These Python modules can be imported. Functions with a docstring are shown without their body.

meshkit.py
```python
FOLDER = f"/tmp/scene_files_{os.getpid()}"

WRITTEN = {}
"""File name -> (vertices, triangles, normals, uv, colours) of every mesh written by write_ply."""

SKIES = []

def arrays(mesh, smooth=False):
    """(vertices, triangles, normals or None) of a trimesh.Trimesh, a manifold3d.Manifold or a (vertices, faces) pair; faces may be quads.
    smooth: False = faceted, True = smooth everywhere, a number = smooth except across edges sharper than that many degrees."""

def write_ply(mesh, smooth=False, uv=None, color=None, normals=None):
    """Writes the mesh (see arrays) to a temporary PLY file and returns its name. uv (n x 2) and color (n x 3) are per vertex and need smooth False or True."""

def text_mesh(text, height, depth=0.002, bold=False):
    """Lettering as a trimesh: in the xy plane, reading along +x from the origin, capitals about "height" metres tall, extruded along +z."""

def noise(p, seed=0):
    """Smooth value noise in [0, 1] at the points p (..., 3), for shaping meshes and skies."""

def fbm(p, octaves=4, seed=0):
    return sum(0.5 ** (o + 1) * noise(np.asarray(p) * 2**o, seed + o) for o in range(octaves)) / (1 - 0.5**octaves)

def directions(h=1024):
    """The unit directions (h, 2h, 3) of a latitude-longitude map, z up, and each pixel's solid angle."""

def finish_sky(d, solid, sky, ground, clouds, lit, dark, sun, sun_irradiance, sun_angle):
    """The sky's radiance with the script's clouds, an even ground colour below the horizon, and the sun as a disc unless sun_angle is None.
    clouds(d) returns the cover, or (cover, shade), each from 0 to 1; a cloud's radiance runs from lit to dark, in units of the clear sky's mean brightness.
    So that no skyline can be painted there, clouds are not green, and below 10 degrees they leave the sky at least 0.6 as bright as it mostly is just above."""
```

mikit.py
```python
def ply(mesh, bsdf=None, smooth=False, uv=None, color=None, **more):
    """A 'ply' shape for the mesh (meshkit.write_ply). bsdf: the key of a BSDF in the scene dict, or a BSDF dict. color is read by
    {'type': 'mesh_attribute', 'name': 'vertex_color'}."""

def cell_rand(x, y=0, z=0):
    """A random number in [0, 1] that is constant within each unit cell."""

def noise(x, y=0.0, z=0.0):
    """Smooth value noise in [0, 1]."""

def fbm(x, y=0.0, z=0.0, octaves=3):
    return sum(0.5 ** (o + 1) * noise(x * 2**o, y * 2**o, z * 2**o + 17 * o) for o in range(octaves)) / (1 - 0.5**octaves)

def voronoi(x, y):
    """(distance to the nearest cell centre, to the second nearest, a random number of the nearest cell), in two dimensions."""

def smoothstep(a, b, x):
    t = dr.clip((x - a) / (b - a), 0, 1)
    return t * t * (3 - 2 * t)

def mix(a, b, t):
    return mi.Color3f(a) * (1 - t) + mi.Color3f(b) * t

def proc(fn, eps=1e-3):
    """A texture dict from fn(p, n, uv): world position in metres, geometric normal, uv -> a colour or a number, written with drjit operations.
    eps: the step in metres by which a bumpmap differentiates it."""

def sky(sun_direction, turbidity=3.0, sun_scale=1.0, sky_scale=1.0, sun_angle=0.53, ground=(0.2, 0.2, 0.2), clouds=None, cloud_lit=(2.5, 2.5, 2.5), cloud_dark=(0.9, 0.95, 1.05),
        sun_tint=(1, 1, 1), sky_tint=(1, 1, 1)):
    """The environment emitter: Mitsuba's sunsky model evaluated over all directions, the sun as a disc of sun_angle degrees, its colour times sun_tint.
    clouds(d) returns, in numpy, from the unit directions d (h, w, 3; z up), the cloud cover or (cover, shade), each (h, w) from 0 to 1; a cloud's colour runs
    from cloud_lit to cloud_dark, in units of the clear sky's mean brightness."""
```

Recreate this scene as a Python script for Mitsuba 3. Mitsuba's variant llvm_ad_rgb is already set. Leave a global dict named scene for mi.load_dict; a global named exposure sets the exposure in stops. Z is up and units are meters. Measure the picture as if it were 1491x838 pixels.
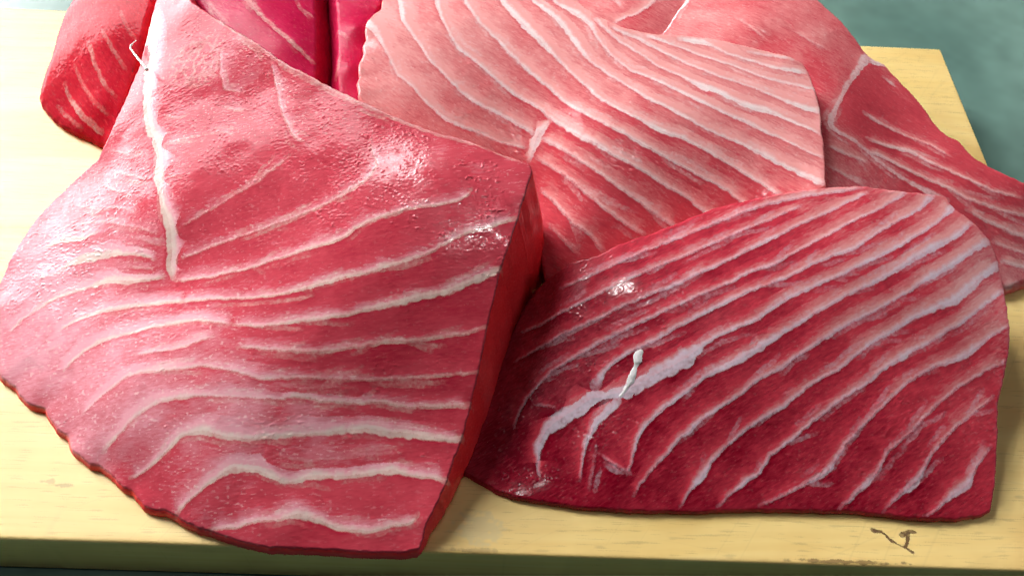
import math, random
import numpy as np, trimesh, manifold3d, shapely
import drjit as dr, mitsuba as mi
import mikit, meshkit
from scipy.interpolate import RBFInterpolator
from scipy.sparse import coo_matrix
from scipy.sparse.csgraph import connected_components
from scipy.spatial import Delaunay, cKDTree

scene, labels = {'type': 'scene'}, {}
T = mi.ScalarTransform4f
rng = np.random.default_rng(7)
random.seed(7)

# ------------------------------------------------------------------ camera, light, exposure
exposure = 0.58
EYE = np.array([-0.00762, -0.20094, 0.29])
FWD = np.array([0.021084, 0.588974, -0.807877])
UPV = np.array([-0.037807, 0.807949, 0.588039])
scene['camera'] = {'type': 'thinlens', 'fov': 60.0, 'fov_axis': 'x', 'aperture_radius': 0.0011, 'focus_distance': 0.345,
                   'near_clip': 0.01, 'far_clip': 20.0,
                   'to_world': T().look_at(origin=EYE.tolist(), target=(EYE + FWD).tolist(), up=UPV.tolist())}
scene['room_light'] = {'type': 'constant', 'radiance': {'type': 'rgb', 'value': [0.009, 0.0095, 0.011]}}


def lamp(key, pos, target, sx, sy, rgb, label):
    scene[key] = {'type': 'rectangle',
                  'to_world': T().look_at(origin=pos, target=target, up=[0, 1, 0.01]) @ T().scale([sx / 2, sy / 2, 1]),
                  'bsdf': {'type': 'diffuse', 'reflectance': {'type': 'rgb', 'value': 0.6}},
                  'emitter': {'type': 'area', 'radiance': {'type': 'rgb', 'value': rgb}}}
    labels[key] = {'label': label, 'category': 'lamp'}


lamp('work_lamp', [-1.75, 1.42, 1.20], [0, 0.02, 0], 2.80, 1.05, [13.5, 13.5, 13.6], 'large white panel lamp beyond the back left corner of the board')
lamp('ceiling_lamp', [-0.09, -0.10, 1.60], [-0.09, -0.10, 0], 0.075, 0.035, [118, 117, 115], 'small white ceiling lamp high over the cutting board')
lamp('added_side_fill', [1.30, 0.05, 0.70], [0, 0, 0.03], 0.70, 0.60, [0.9, 0.9, 0.92], 'unseen dim fill panel added at the right to brighten the red cut side')  # added fill, lifts the red side of the front left block

# ------------------------------------------------------------------ materials
P = mikit.proc
sm, mix, noise, fbm = mikit.smoothstep, mikit.mix, mikit.noise, mikit.fbm


def meat(deep, mid, pale, fat, ang, rough=0.15, fleck=0.15, wet=0.45, damp=()):
    """uv.x: fat field (0.5 = the rim of a fat streak), uv.y: paleness of the flesh"""
    ca, sa = math.cos(ang), math.sin(ang)

    def colour(p, n, uv):
        a, b = p.x * ca + p.y * sa, -p.x * sa + p.y * ca
        fibre = fbm(a * 450, b * 1900, p.z * 1200, octaves=3)
        blotch = fbm(p.x * 140, p.y * 140, p.z * 140, octaves=3)
        speck = noise(a * 900, b * 1800, p.z * 1500)
        t = uv.y + (fibre - 0.5) * 0.34 + (blotch - 0.5) * 0.30
        flesh = mix(mix(deep, mid, dr.clip(t * 2, 0, 1)), pale, dr.clip(t * 2 - 1, 0, 1))
        flesh = mix(flesh, (0.90, 0.62, 0.60), sm(0.66, 0.92, speck) * (0.05 + fleck * sm(0.3, 0.75, uv.y)))
        e = uv.x + (fbm(p.x * 1100, p.y * 1100, p.z * 1100, octaves=2) - 0.5) * 0.42
        f = sm(0.05, 1.1, e) * 0.82
        fc = mi.Color3f(fat) * (0.88 + 0.24 * fbm(a * 300, b * 500, p.z * 400, octaves=2))
        return mix(flesh, fc, f)

    def gloss(p, n, uv):
        return rough + 0.12 * (fbm(p.x * 260, p.y * 260, p.z * 260, octaves=2) - 0.5) + 0.06 * sm(0.3, 0.8, uv.x)

    def water(p, n, uv):      # where moisture stands on the cut
        k = mi.Float(0.12)
        for cx, cy, r in damp:
            d2 = (dr.square(p.x - cx) + dr.square(p.y - cy)) / (r * r)
            k = k + 2.6 * dr.exp(-d2) * sm(0.30, 0.62, fbm(p.x * 210, p.y * 210, p.z * 210, octaves=3))
        return k

    return {'type': 'twosided', 'bsdf': {'type': 'principled', 'base_color': P(colour), 'roughness': P(gloss), 'specular': 0.6 * wet, 'clearcoat': P(water), 'clearcoat_gloss': 0.97}}


FAT = (0.74, 0.62, 0.53)
scene['meat_front'] = meat((0.38, 0.012, 0.030), (0.57, 0.062, 0.088), (0.81, 0.36, 0.41), FAT, 0.15, fleck=0.38, wet=0.13, damp=[(-0.016, 0.006, 0.019), (-0.036, 0.022, 0.014), (-0.162, 0.009, 0.020), (-0.10, -0.055, 0.020)])
scene['meat_side_glow'] = meat((0.62, 0.006, 0.014), (0.84, 0.05, 0.055), (0.84, 0.36, 0.36), FAT, 0.15, wet=0.2)  # brighter red copy of meat_front: translucent glow put into the side colour
scene['meat_right'] = meat((0.22, 0.0015, 0.014), (0.64, 0.048, 0.075), (0.84, 0.34, 0.33), (0.80, 0.69, 0.78), 0.55, wet=0.25, damp=[(0.019, -0.033, 0.018), (0.030, -0.012, 0.012), (0.075, -0.028, 0.012)])
scene['meat_back'] = meat((0.38, 0.010, 0.03), (0.62, 0.07, 0.09), (0.86, 0.36, 0.34), (0.87, 0.76, 0.74), -0.6, wet=0.25)
scene['meat_left'] = meat((0.40, 0.006, 0.020), (0.62, 0.028, 0.045), (0.80, 0.17, 0.18), FAT, -0.9, wet=0.04)
scene['meat_magenta'] = meat((0.44, 0.004, 0.045), (0.56, 0.02, 0.08), (0.80, 0.24, 0.28), FAT, -0.6, 0.36, wet=0.15)


STROKES = [(0.1256, -0.0862, 0.1286, -0.0868, 0.00079), (0.1286, -0.0868, 0.1310, -0.0894, 0.00050), (0.1310, -0.0894, 0.1376, -0.0937, 0.00050), (0.1353, -0.0876, 0.1401, -0.0864, 0.00086), (0.1379, -0.0875, 0.1358, -0.0921, 0.00065)]


def wood(p, n, uv):
    x, y = p.x, p.y
    warp = fbm(x * 6, y * 22, p.z * 22, octaves=3)
    grain = fbm(x * 9 + 3, y * 420 + warp * 9, p.z * 420, octaves=3)
    broad = fbm(x * 10 + 7, y * 38 + warp * 2, p.z * 40, octaves=3)
    pores = noise(x * 160, y * 2600, p.z * 2600)
    c = mix((0.71, 0.47, 0.13), (0.87, 0.67, 0.29), dr.clip(0.15 + grain * 0.45 + broad * 0.5, 0, 1))
    c = mix(c, (0.55, 0.31, 0.08), sm(0.55, 0.78, broad) * 0.6)
    c = c * (1 - 0.16 * sm(0.72, 0.95, pores))
    for ca, sa, o in ((0.91, 0.41, 3.0), (0.98, -0.17, 11.0), (0.55, 0.83, 23.0)):      # old knife marks
        a, b = x * ca + y * sa, -x * sa + y * ca
        cut = 1 - sm(0.0, 0.035, dr.abs(noise(a * 14 + o, b * 130, o) - 0.5))
        c = c * (1 - 0.05 * cut * sm(0.52, 0.72, noise(a * 25, b * 60, o + 2)))

    def spot(cx, cy, rx, ry, k):
        d = dr.sqrt(dr.square((x - cx) / rx) + dr.square((y - cy) / ry)) + (fbm(x * 500, y * 700, 3.0, octaves=3) - 0.5) * 1.5
        return (1 - sm(0.5, 1.1, d)) * k

    dark = spot(-0.151, -0.0798, 0.0030, 0.0007, 0.4) + spot(-0.1575, -0.0785, 0.003, 0.0010, 0.3) 
    def stroke(ax, ay, bx, by, r):
        wx, wy = x + (fbm(x * 420, y * 420, 5.0) - 0.5) * 0.0016, y + (fbm(x * 420, y * 420, 9.0) - 0.5) * 0.0016
        t = dr.clip(((wx - ax) * (bx - ax) + (wy - ay) * (by - ay)) / ((bx - ax) ** 2 + (by - ay) ** 2), 0, 1)
        d = dr.sqrt(dr.square(wx - ax - t * (bx - ax)) + dr.square(wy - ay - t * (by - ay)))
        return (1 - sm(0.55 * r, 1.3 * r, d)) * (0.55 + 0.6 * noise(x * 900, y * 900, 3.0))

    for a in STROKES:
        dark = dark + stroke(*a)
    dark += spot(0.115, -0.0978, 0.018, 0.0008, 0.75) + spot(-0.012, -0.0978, 0.010, 0.0010, 0.35)
    c = mix(c, (0.10, 0.045, 0.02), dr.clip(dark, 0, 0.92))
    stain = sm(0.50, 0.75, fbm(x * 34 + 5, y * 50, 1.0, octaves=3))
    c = mix(c, (0.60, 0.36, 0.10), stain * 0.18)
    pale = spot(-0.0095, -0.0905, 0.008, 0.006, 0.55)
    return mix(c, (0.62, 0.50, 0.26), dr.clip(pale, 0, 1))


scene['wood'] = {'type': 'principled', 'base_color': P(wood), 'roughness': 0.42, 'specular': 0.45}


def steel(p, n, uv):
    k = fbm(p.x * 9, p.y * 9, 2.0, octaves=3)
    return mix((0.10, 0.185, 0.155), (0.20, 0.32, 0.265), dr.clip(k * 1.6 - 0.3, 0, 1)) * (0.85 + 0.3 * fbm(p.x * 90, p.y * 90, 1.0, octaves=2))


scene['worktop_paint'] = {'type': 'principled', 'base_color': P(steel), 'roughness': 0.28, 'specular': 0.55}
scene['pale_fat'] = {'type': 'twosided', 'bsdf': {'type': 'principled', 'base_color': P(lambda p, n, uv: mi.Color3f(0.84, 0.80, 0.78) * (0.85 + 0.25 * noise(p.x * 900, p.y * 900, p.z * 900))), 'roughness': 0.25, 'specular': 0.5, 'clearcoat': 0.4}}

# ------------------------------------------------------------------ worktop and cutting board


def slab(x0, x1, y0, y1, z0, z1, r, step):
    """a slab with rounded upper and lower rims"""
    q = shapely.box(x0, y0, x1, y1).buffer(-1.3 * r).buffer(1.3 * r, quad_segs=6)
    prof = [(r * (1 - math.sin(a)), r * (1 - math.cos(a))) for a in np.linspace(0, math.pi / 2, 5)]
    rings = [(i, z1 - d) for i, d in prof] + [(i, z0 + d) for i, d in prof[::-1]]
    base = np.array(q.exterior.segmentize(step).coords)[:-1]
    c = np.array([(x0 + x1) / 2, (y0 + y1) / 2]); hw = np.array([(x1 - x0) / 2, (y1 - y0) / 2])
    V = []
    for inset, z in rings:
        V.append(np.c_[(base - c) * (1 - inset / hw) + c, np.full(len(base), z)])
    n, V = len(base), np.vstack(V)
    F = []
    for k in range(len(rings) - 1):
        i = np.arange(n); j = (i + 1) % n
        F += [np.c_[k * n + j, k * n + i, (k + 1) * n + i], np.c_[k * n + j, (k + 1) * n + i, (k + 1) * n + j]]
    tri = lambda o, flip: np.c_[np.full(n - 2, o), *((o + np.arange(1, n - 1), o + np.arange(2, n))[::-1 if flip else 1])]
    F += [tri(0, False), tri((len(rings) - 1) * n, True)]
    m = trimesh.Trimesh(V, np.vstack(F), process=False)
    if m.volume < 0:
        m.invert()
    return m


scene['worktop'] = mikit.ply(slab(-1.3, 1.3, -0.55, 0.9, -0.069, -0.029, 0.004, 0.5), 'worktop_paint', smooth=30)
labels['worktop'] = {'kind': 'structure', 'label': 'glossy green grey worktop under the cutting board', 'category': 'worktop'}
scene['cutting_board'] = mikit.ply(slab(-0.305, 0.2196, -0.0991, 0.1742, -0.0286, 0.0, 0.0012, 0.01), 'wood', smooth=40)
labels['cutting_board'] = {'label': 'pale yellow wooden cutting board with dark front edge, under all the tuna', 'category': 'cutting board'}

BLOCKS = {
 'A': dict(outline=[(-158.5,145.6,47),(-159.3,131.8,46),(-159.6,122.3,44),(-159.5,110.8,42),(-160.2,94.4,37),(-164.1,75.3,31),(-167.6,62.1,26),(-171.2,52.3,21),(-177.7,48,17),(-183,43.6,14),(-187.7,38.4,12),(-191.5,32.5,10),(-194.4,26,9),(-196.5,18.8,8),(-198.2,10.9,7),(-198.6,3.1,6),(-199.7,-4.5,5),(-198.4,-12.5,5),(-194.9,-21.4,4.5),(-190.5,-29.9,4),(-185.5,-40,4),(-182.2,-42.8,3.6),(-179.1,-43.8,3.6),(-175.4,-48.4,3.5),(-170.7,-51.6,3.5),(-165.8,-52.5,3.5),(-162.7,-56.2,3.5),(-159.5,-60.1,3.5),(-153.9,-63.3,3.5),(-150.9,-68.5,3.5),(-143.9,-73.1,3.5),(-139.8,-73.7,3.5),(-134.5,-77.5,3.5),(-129.9,-81.6,3.5),(-127.1,-81.8,3.5),(-121.4,-87.9,3.5),(-117.8,-88.7,3.5),(-114.4,-88.8,4),(-110.3,-90.8,4),(-103.5,-94.1,4),(-95.9,-96,4),(-92.2,-97.5,4),(-85.2,-99.1,4),(-78.9,-100.5,4),(-68.9,-100.6,4),(-57.7,-100.7,4),(-46.5,-100.8,4),(-35.3,-100.7,4),(-28.4,-100.1,5),(-27.3,-96,6.5),(-26,-91.6,9),(-23.3,-86.4,11),(-20.7,-80.2,13),(-18.4,-72.6,16),(-15.9,-66.6,19),(-14.6,-60.9,22),(-13.6,-56.8,24),(-11.5,-47.3,30),(-9.1,-33.1,37),(-5.3,-15,46),(-2.5,-7.1,50),(0.1,2,53),(2.5,11.1,56),(4.8,21.1,57.5),(3.5,24,58),(-6.8,28.2,58),(-17.5,33.9,58),(-31.4,38.1,58),(-37.8,41.4,58),(-49.6,47.3,58),(-61.1,53.4,58),(-72.4,61.1,57),(-81.8,67.3,57),(-94.9,76.6,56),(-105.3,85.9,56),(-118.3,96.3,55),(-127.6,104.6,54),(-139.1,114.4,53),(-146.9,130.5,51),(-154,145.5,49)],
  inner=[(-129.9,18.5,33),(-126.2,-7.8,23),(-155.2,-2.3,16),(-161.6,-29.8,10.5),(-130,-48.9,16),(-102,-70.4,14),(-73.4,-80.2,10.5),(-54.1,-91.3,7),(-75.9,-96.3,6),(-41.4,-79.5,11.5),(-69.9,-38.9,31),(-75.7,11.7,44),(-35.8,-17.6,44),(-33.5,-58.5,21),(-48.4,20.8,54),(-102,66.1,50),(-128.2,86.3,49),(-134.1,-68.7,8),(-149.5,-56.1,8),(-28.4,19.1,57),(-66.1,43.6,55),(-148.2,78.7,40),(-104.7,-85.1,8)],
  tone=[(-113,83,55),(-82,61,50),(-40,36,48),(-4,22,50),(-130,100,50),(-138,89,42),(-113,30,40),(-91,27,38),(-115,6,42),(-98,-17,40),(-71,-25,30),(-46,-6,30),(-31,-22,20),(-16,-30,22),(-35,-32,18),(-23,-45,20),(-44,-43,20),(-69,-45,30),(-108,-31,65),(-149,39,55),(-160,18,75),(-182,1,90),(-173,-29,95),(-145,-40,88),(-128,-58,85),(-145,-66,78),(-92,-60,82),(-68,-62,75),(-33,-61,35),(-79,-72,50),(-44,-71,50),(-102,-73,60),(-77,-85,50),(-37,-84,35),(-100,-89,50),(-65,-97,25),(-125,-80,40),(-8,6,40)],
  fat=[
   ([(-163.1,117,7.4),(-159.5,112.3,8.6),(-156.8,106.1,9.1),(-155,97,8.7),(-154.8,90.2,7),(-153,81,5.6),(-152,73.7,5),(-151.3,68.7,4.6),(-148.9,61.7,4.6),(-146.9,56.2,5.1),(-143.5,50.5,6.2),(-140.8,45.1,7),(-139.8,40.4,6.4),(-138.9,34.9,5.5),(-137.5,30.2,4),(-136.4,26.3,3.4),(-133,17.9,3.9),(-130,13,4.4),(-128.5,8.4,4.7),(-127.7,2.3,4.4),(-127.1,-4.4,4.4),(-125.4,-7.9,3.3)],1.0,1.0),
   ([(-124.7,-8.8,1.9),(-121.2,-9.4,1.6),(-114.8,-9.9,1.3),(-108,-10.1,1.3),(-96.4,-9.7,1.3),(-88.3,-8.1,1.3),(-82.1,-6.9,1.5),(-73.6,-5,2.3),(-67.4,-4.1,2.5),(-61.3,-2.9,2.5),(-56.6,0.5,2.2),(-49.4,3.1,2),(-40.9,4.8,1.5),(-34.9,5.6,1.5),(-25.2,6.6,1.5),(-20,8.3,1.2),(-17.4,10.5,1),(-16.3,13,0.7)],0.9,1.0),
   ([(-123.9,-1.4,0.8),(-111.2,1.5,1.1),(-97.9,3.9,1),(-84,7.3,1.3),(-71.4,10.7,1.3),(-63,13.7,1.3),(-58.2,16.4,1.8),(-54.6,18.9,1.5),(-52.3,21.9,1.5),(-51.9,25.7,1),(-55.4,32.9,0.8)],0.7,1.0),
   ([(-125.4,10.1,0.8),(-115.6,14.1,1.1),(-105.7,19.6,0.8),(-96.7,24.1,1.1),(-90.8,29.5,1.1),(-85.2,33.4,1.3)],0.5,1.0),
   ([(-99.3,76.9,0.9),(-95.1,64.1,0.9),(-91,52.1,1.1),(-86.4,43,1.6),(-83.9,40.2,1.1),(-80.1,38,0.8)],0.6,1.0),
   ([(-122,87.3,1.2),(-120.3,76,1.2),(-117.3,68.2,1.2),(-113.5,67,0.9),(-108.7,65.4,0.9)],0.5,1.0),
   ([(-141.7,61.1,1.8),(-135.2,58.8,1.5),(-130.8,59.1,1.2)],0.45,0.6),
   ([(-139,48,1.8),(-132.4,47.8,1.7),(-127.3,48.2,1.2),(-121.6,48.4,0.9)],0.45,0.6),
   ([(-121.7,48.7,1.1),(-114.5,48.2,1.4),(-110,45.9,0.8)],0.45,0.6),
   ([(-136.2,32.3,1.4),(-131.9,31.4,1.1),(-127,30,0.8)],0.45,0.6),
   ([(-116.7,60.7,1.7),(-110.5,57.5,1.7),(-106.3,57.4,1.1)],0.45,0.6),
   ([(-121.3,-18.4,1.6),(-118.8,-17.7,2.1),(-108.1,-19,1.3),(-99.7,-20.1,1.3),(-90.8,-21.1,1.3),(-79.5,-20.9,1.7),(-74.3,-20,2.5),(-70.7,-19.4,2.9),(-63,-17.9,3.4),(-58.7,-17,2.9),(-50.3,-16.2,2.2),(-46.5,-14.6,2.9),(-40.8,-13.5,2.4),(-37.3,-12.7,2.2),(-29.1,-10.1,1.4),(-23.6,-6.4,1.2),(-18,-3.7,1.9),(-9.4,-1.4,1.9),(-4.5,0.6,2.2),(-0.2,2,2.4)],0.95,1.0),
   ([(-167.4,-24.6,0.9),(-165.7,-23.1,1.1),(-163.6,-21.6,1.7),(-159.7,-19.8,2.3),(-155.4,-18.5,2.5),(-150,-17.4,2.8),(-143.5,-17.1,2.8),(-137.9,-16.9,2.7),(-131.4,-16.9,2.7),(-124.3,-17.3,2.4),(-118.4,-18,2.1)],1.0,1.0),
   ([(-98.6,-29.9,1),(-92.9,-31.1,1.3),(-87,-31.7,1.5),(-76.7,-31.5,2.2),(-70.7,-31,2.4),(-65.2,-30.6,2.4),(-56.9,-29.7,1.9),(-51.7,-28.4,2.2),(-44.7,-27,2.9),(-37.9,-25.6,3.3),(-34,-24.7,3.3),(-31.2,-24.1,3.3),(-26.9,-23.6,2.8),(-22.8,-22.4,3.1),(-15.8,-19.6,3.3),(-9.5,-16.8,3.3),(-5.3,-15,2.4)],0.95,1.0),
   ([(-161.1,-40.1,1.1),(-159.9,-38.5,1.4),(-158.7,-36.9,1.7),(-156.2,-34.6,1.9),(-154,-32.7,2.2),(-151.2,-31.2,2.5),(-148.3,-29.9,2.7),(-142.9,-28.9,2.4),(-136.7,-28,2.2),(-130.1,-26.8,2.1),(-123,-26.4,2.6),(-117,-26.2,2.4),(-111.1,-26.5,2.1),(-105.6,-28,1.3),(-99.1,-29.9,1)],1.0,1.0),
   ([(-95.8,-38.3,1),(-84.5,-39.9,1.5),(-73.5,-41.2,1.9),(-62.8,-41.3,1.9),(-56.1,-40.1,1.7),(-51,-39.4,1.7),(-44,-38,2.4),(-39.4,-37.8,2.4),(-35.1,-37.7,1.9),(-26.7,-36.6,1.9),(-19,-35.8,1.4),(-12.8,-34.5,1.4),(-9.1,-33.1,1.2)],0.75,1.0),
   ([(-134.3,-37.5,1.1),(-126.3,-37.1,1),(-119.1,-36.8,1.3),(-113,-35.4,1.8),(-108.1,-34.1,2),(-104.6,-33.7,1)],0.7,1.0),
   ([(-149.7,-57,0.8),(-146,-53.8,1.1),(-142.9,-50.9,1.3),(-140.4,-49,1.6),(-137.4,-47.4,1.9),(-135.4,-45.6,2.1),(-133.3,-44.6,2.4),(-128.5,-44.1,2.3),(-122.6,-44.1,2.3),(-113.8,-44,2),(-106.4,-43.9,1.5),(-98.2,-45.6,1.2),(-92.4,-47.1,1.5),(-87.1,-49.1,1.5),(-79.9,-49.3,1.5),(-69.3,-49,1.2),(-59,-49.4,1.2),(-48.1,-49.3,1),(-38.7,-48.8,1.2),(-26.1,-48.1,1.2),(-18.5,-47.7,0.9),(-11.5,-47.3,0.9)],0.75,1.0),
   ([(-138.7,-69.9,2.1),(-137.6,-68,2.6),(-135.8,-66.3,2.4),(-132.6,-63.8,1.6),(-131.4,-61.9,1.8),(-130.1,-60.4,2.1),(-127.7,-58.6,2.3),(-124.7,-57,2.3),(-121.3,-55.1,2.6),(-117.2,-54.5,2.8),(-112.8,-54,2.8),(-108.5,-53.8,2),(-102.1,-54.1,1.2),(-90,-54.9,1),(-78.6,-55.8,1),(-75.6,-55,1.9),(-73.1,-54.5,2.4),(-68.6,-55.1,2.2),(-64.6,-56,1.9),(-56.9,-56.2,1.9),(-50,-56,1.9),(-43,-55.7,1.9),(-36.2,-56.8,1.7),(-25.7,-56.8,1.9),(-19.6,-56.7,2.1),(-13.8,-57,2.1)],0.8,1.0),
   ([(-128.3,-78.8,0.8),(-123.4,-77,1.3),(-121.6,-75.6,1.8),(-119.3,-74.1,2),(-117.3,-72.2,2.3),(-115.3,-70.2,2.5),(-113.4,-68.2,2.8),(-111.4,-66.6,3),(-108.4,-65.7,3.5),(-105.1,-65.2,4),(-101.5,-65.7,4),(-97.3,-66.9,3.4),(-93,-67.5,3.4),(-89.5,-67.9,3.2),(-86.1,-67.6,2.9),(-79.3,-66.6,2.9),(-69.2,-65.9,2.6),(-58.9,-64.8,3.1),(-52.9,-64,3.3),(-48.5,-63.6,3.6),(-43.7,-64.1,4),(-39.4,-64.6,4.3),(-32.7,-64.7,4),(-28.5,-65.6,3.5),(-25.7,-66,3.3),(-18.7,-67,2.8),(-15.9,-66.6,2.3)],1.0,1.0),
   ([(-109.6,-90.8,1.8),(-108.6,-89.1,2),(-107.1,-87.4,1.5),(-104.7,-85.5,1.5),(-102.5,-83.9,1.7),(-100.5,-82.1,2.2),(-97.7,-80.2,2.9),(-95.2,-78.3,3.4),(-92.6,-76.8,4.2),(-90.1,-76.7,4.9),(-87.3,-77.3,5.4),(-83.9,-77.3,5.6),(-81.6,-77.9,5.1),(-78,-79.2,3.9),(-75.2,-80.1,3.4),(-72.5,-80.2,2.9),(-70,-79.7,2.9),(-67.4,-78.4,3.1),(-64.7,-77.9,3.4),(-59.9,-78.2,2.9),(-54.4,-78.1,2.9),(-45.5,-76.8,3.3),(-41.7,-76.2,3.6),(-38.7,-75.9,3.5),(-35.2,-77,2.8),(-31.9,-77.8,2.4),(-26.4,-78,2.4),(-23.1,-78.9,2.3),(-20.8,-79.7,2.3)],1.0,1.0),
   ([(-97.8,-95,1.2),(-93.2,-94.8,1.5),(-89.8,-94.9,1.7),(-86.5,-93.8,1.9),(-83.1,-93,1.9),(-76.4,-92.3,1.9),(-72.5,-91.3,3.1),(-68.8,-90.3,4.1),(-65.4,-90.8,3.8),(-61.9,-91.7,3.3),(-58.4,-93.1,3.1),(-55,-94,2.9),(-51.5,-94.5,2.8),(-48.2,-94.7,2.8),(-44.8,-94.4,2.6),(-41.5,-93.7,2.4),(-37.7,-92.8,2.4),(-34.1,-92.6,2.1),(-32.1,-92,2.4),(-30.5,-91,2.3),(-29.3,-89.4,1.9)],1.0,1.0),
   ([(-184.8,13.2,1.5),(-181.7,14.7,2.4),(-177.9,16,3.6),(-173,15.7,3.6),(-168.6,15.1,3),(-164.9,15.8,2.1),(-161.6,16.3,1.5)],0.9,1.0),
   ([(-174.6,1.7,1.5),(-171.7,3.7,2.7),(-168.6,5.3,3.8),(-165.3,6,5.3),(-161.8,6,5.8),(-157.1,6,4.6),(-152.1,5.8,3.4),(-145.6,4.3,2.5),(-139.3,2.6,2.2),(-133.8,0,1.1)],0.95,1.0),
   ([(-186.9,-23.1,1.2),(-185.7,-20.6,1.5),(-184.3,-18.2,1.5),(-180.9,-15.6,1.5),(-177.4,-13.4,1.8),(-175.5,-11.5,2.3),(-173.4,-10,2.6),(-170.1,-8.9,2.6),(-166.7,-8.1,2.6),(-162.5,-7.1,2.6),(-158.7,-6.4,2.9),(-153.2,-4.9,4),(-147.4,-5.5,4.2),(-141.8,-6.6,3.9),(-136.3,-6.8,2.8),(-129.1,-7.1,1.9)],0.95,1.0),
   ([(-78.7,-72.3,0.5),(-74.1,-73.4,0.5),(-68.5,-74.2,0.5),(-58.2,-73.2,0.5),(-44.5,-71.4,0.5),(-35.6,-70.8,0.5)],0.45,0.5),
   ([(-80.7,-51.4,0.5),(-71.1,-52.7,0.5),(-61.8,-51.9,0.7),(-52.5,-52.6,0.5)],0.4,0.5),
   ([(-184.4,-0.2,1.2),(-177.3,0.2,1.2),(-170.6,1.8,1.2)],0.5,1.0),
   ([(-165.2,38.2,0.9),(-157.4,33,1.2),(-148.4,28.3,0.9)],0.5,0.6),
   ([(-176.2,31.8,0.9),(-165.4,27.2,1.2),(-155.5,25.2,0.9),(-145,19.8,0.9)],0.5,0.6),
   ([(-170.3,22.2,0.9),(-160.6,20.7,0.9),(-147,14.9,1.1),(-134.3,9.4,0.8)],0.5,0.6),
   ([(-165.9,54,0.9),(-156.6,49.4,1.2),(-149.2,44.9,0.9)],0.5,0.6),
   ([(-161.6,43.2,0.9),(-152.3,38,0.9),(-143.4,33.2,1.2)],0.5,0.6),
   ([(-171.7,-32.8,0.9),(-164.4,-29.5,0.8)],0.5,0.6),
   ([(-146.2,10.7,0.9),(-138.3,7.2,0.8),(-130.7,3.9,0.8)],0.5,0.6),
   ([(-145.5,-0.7,1.1),(-139.6,-2.2,1.1),(-133.8,-3.5,1.1)],0.5,0.6),
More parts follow.
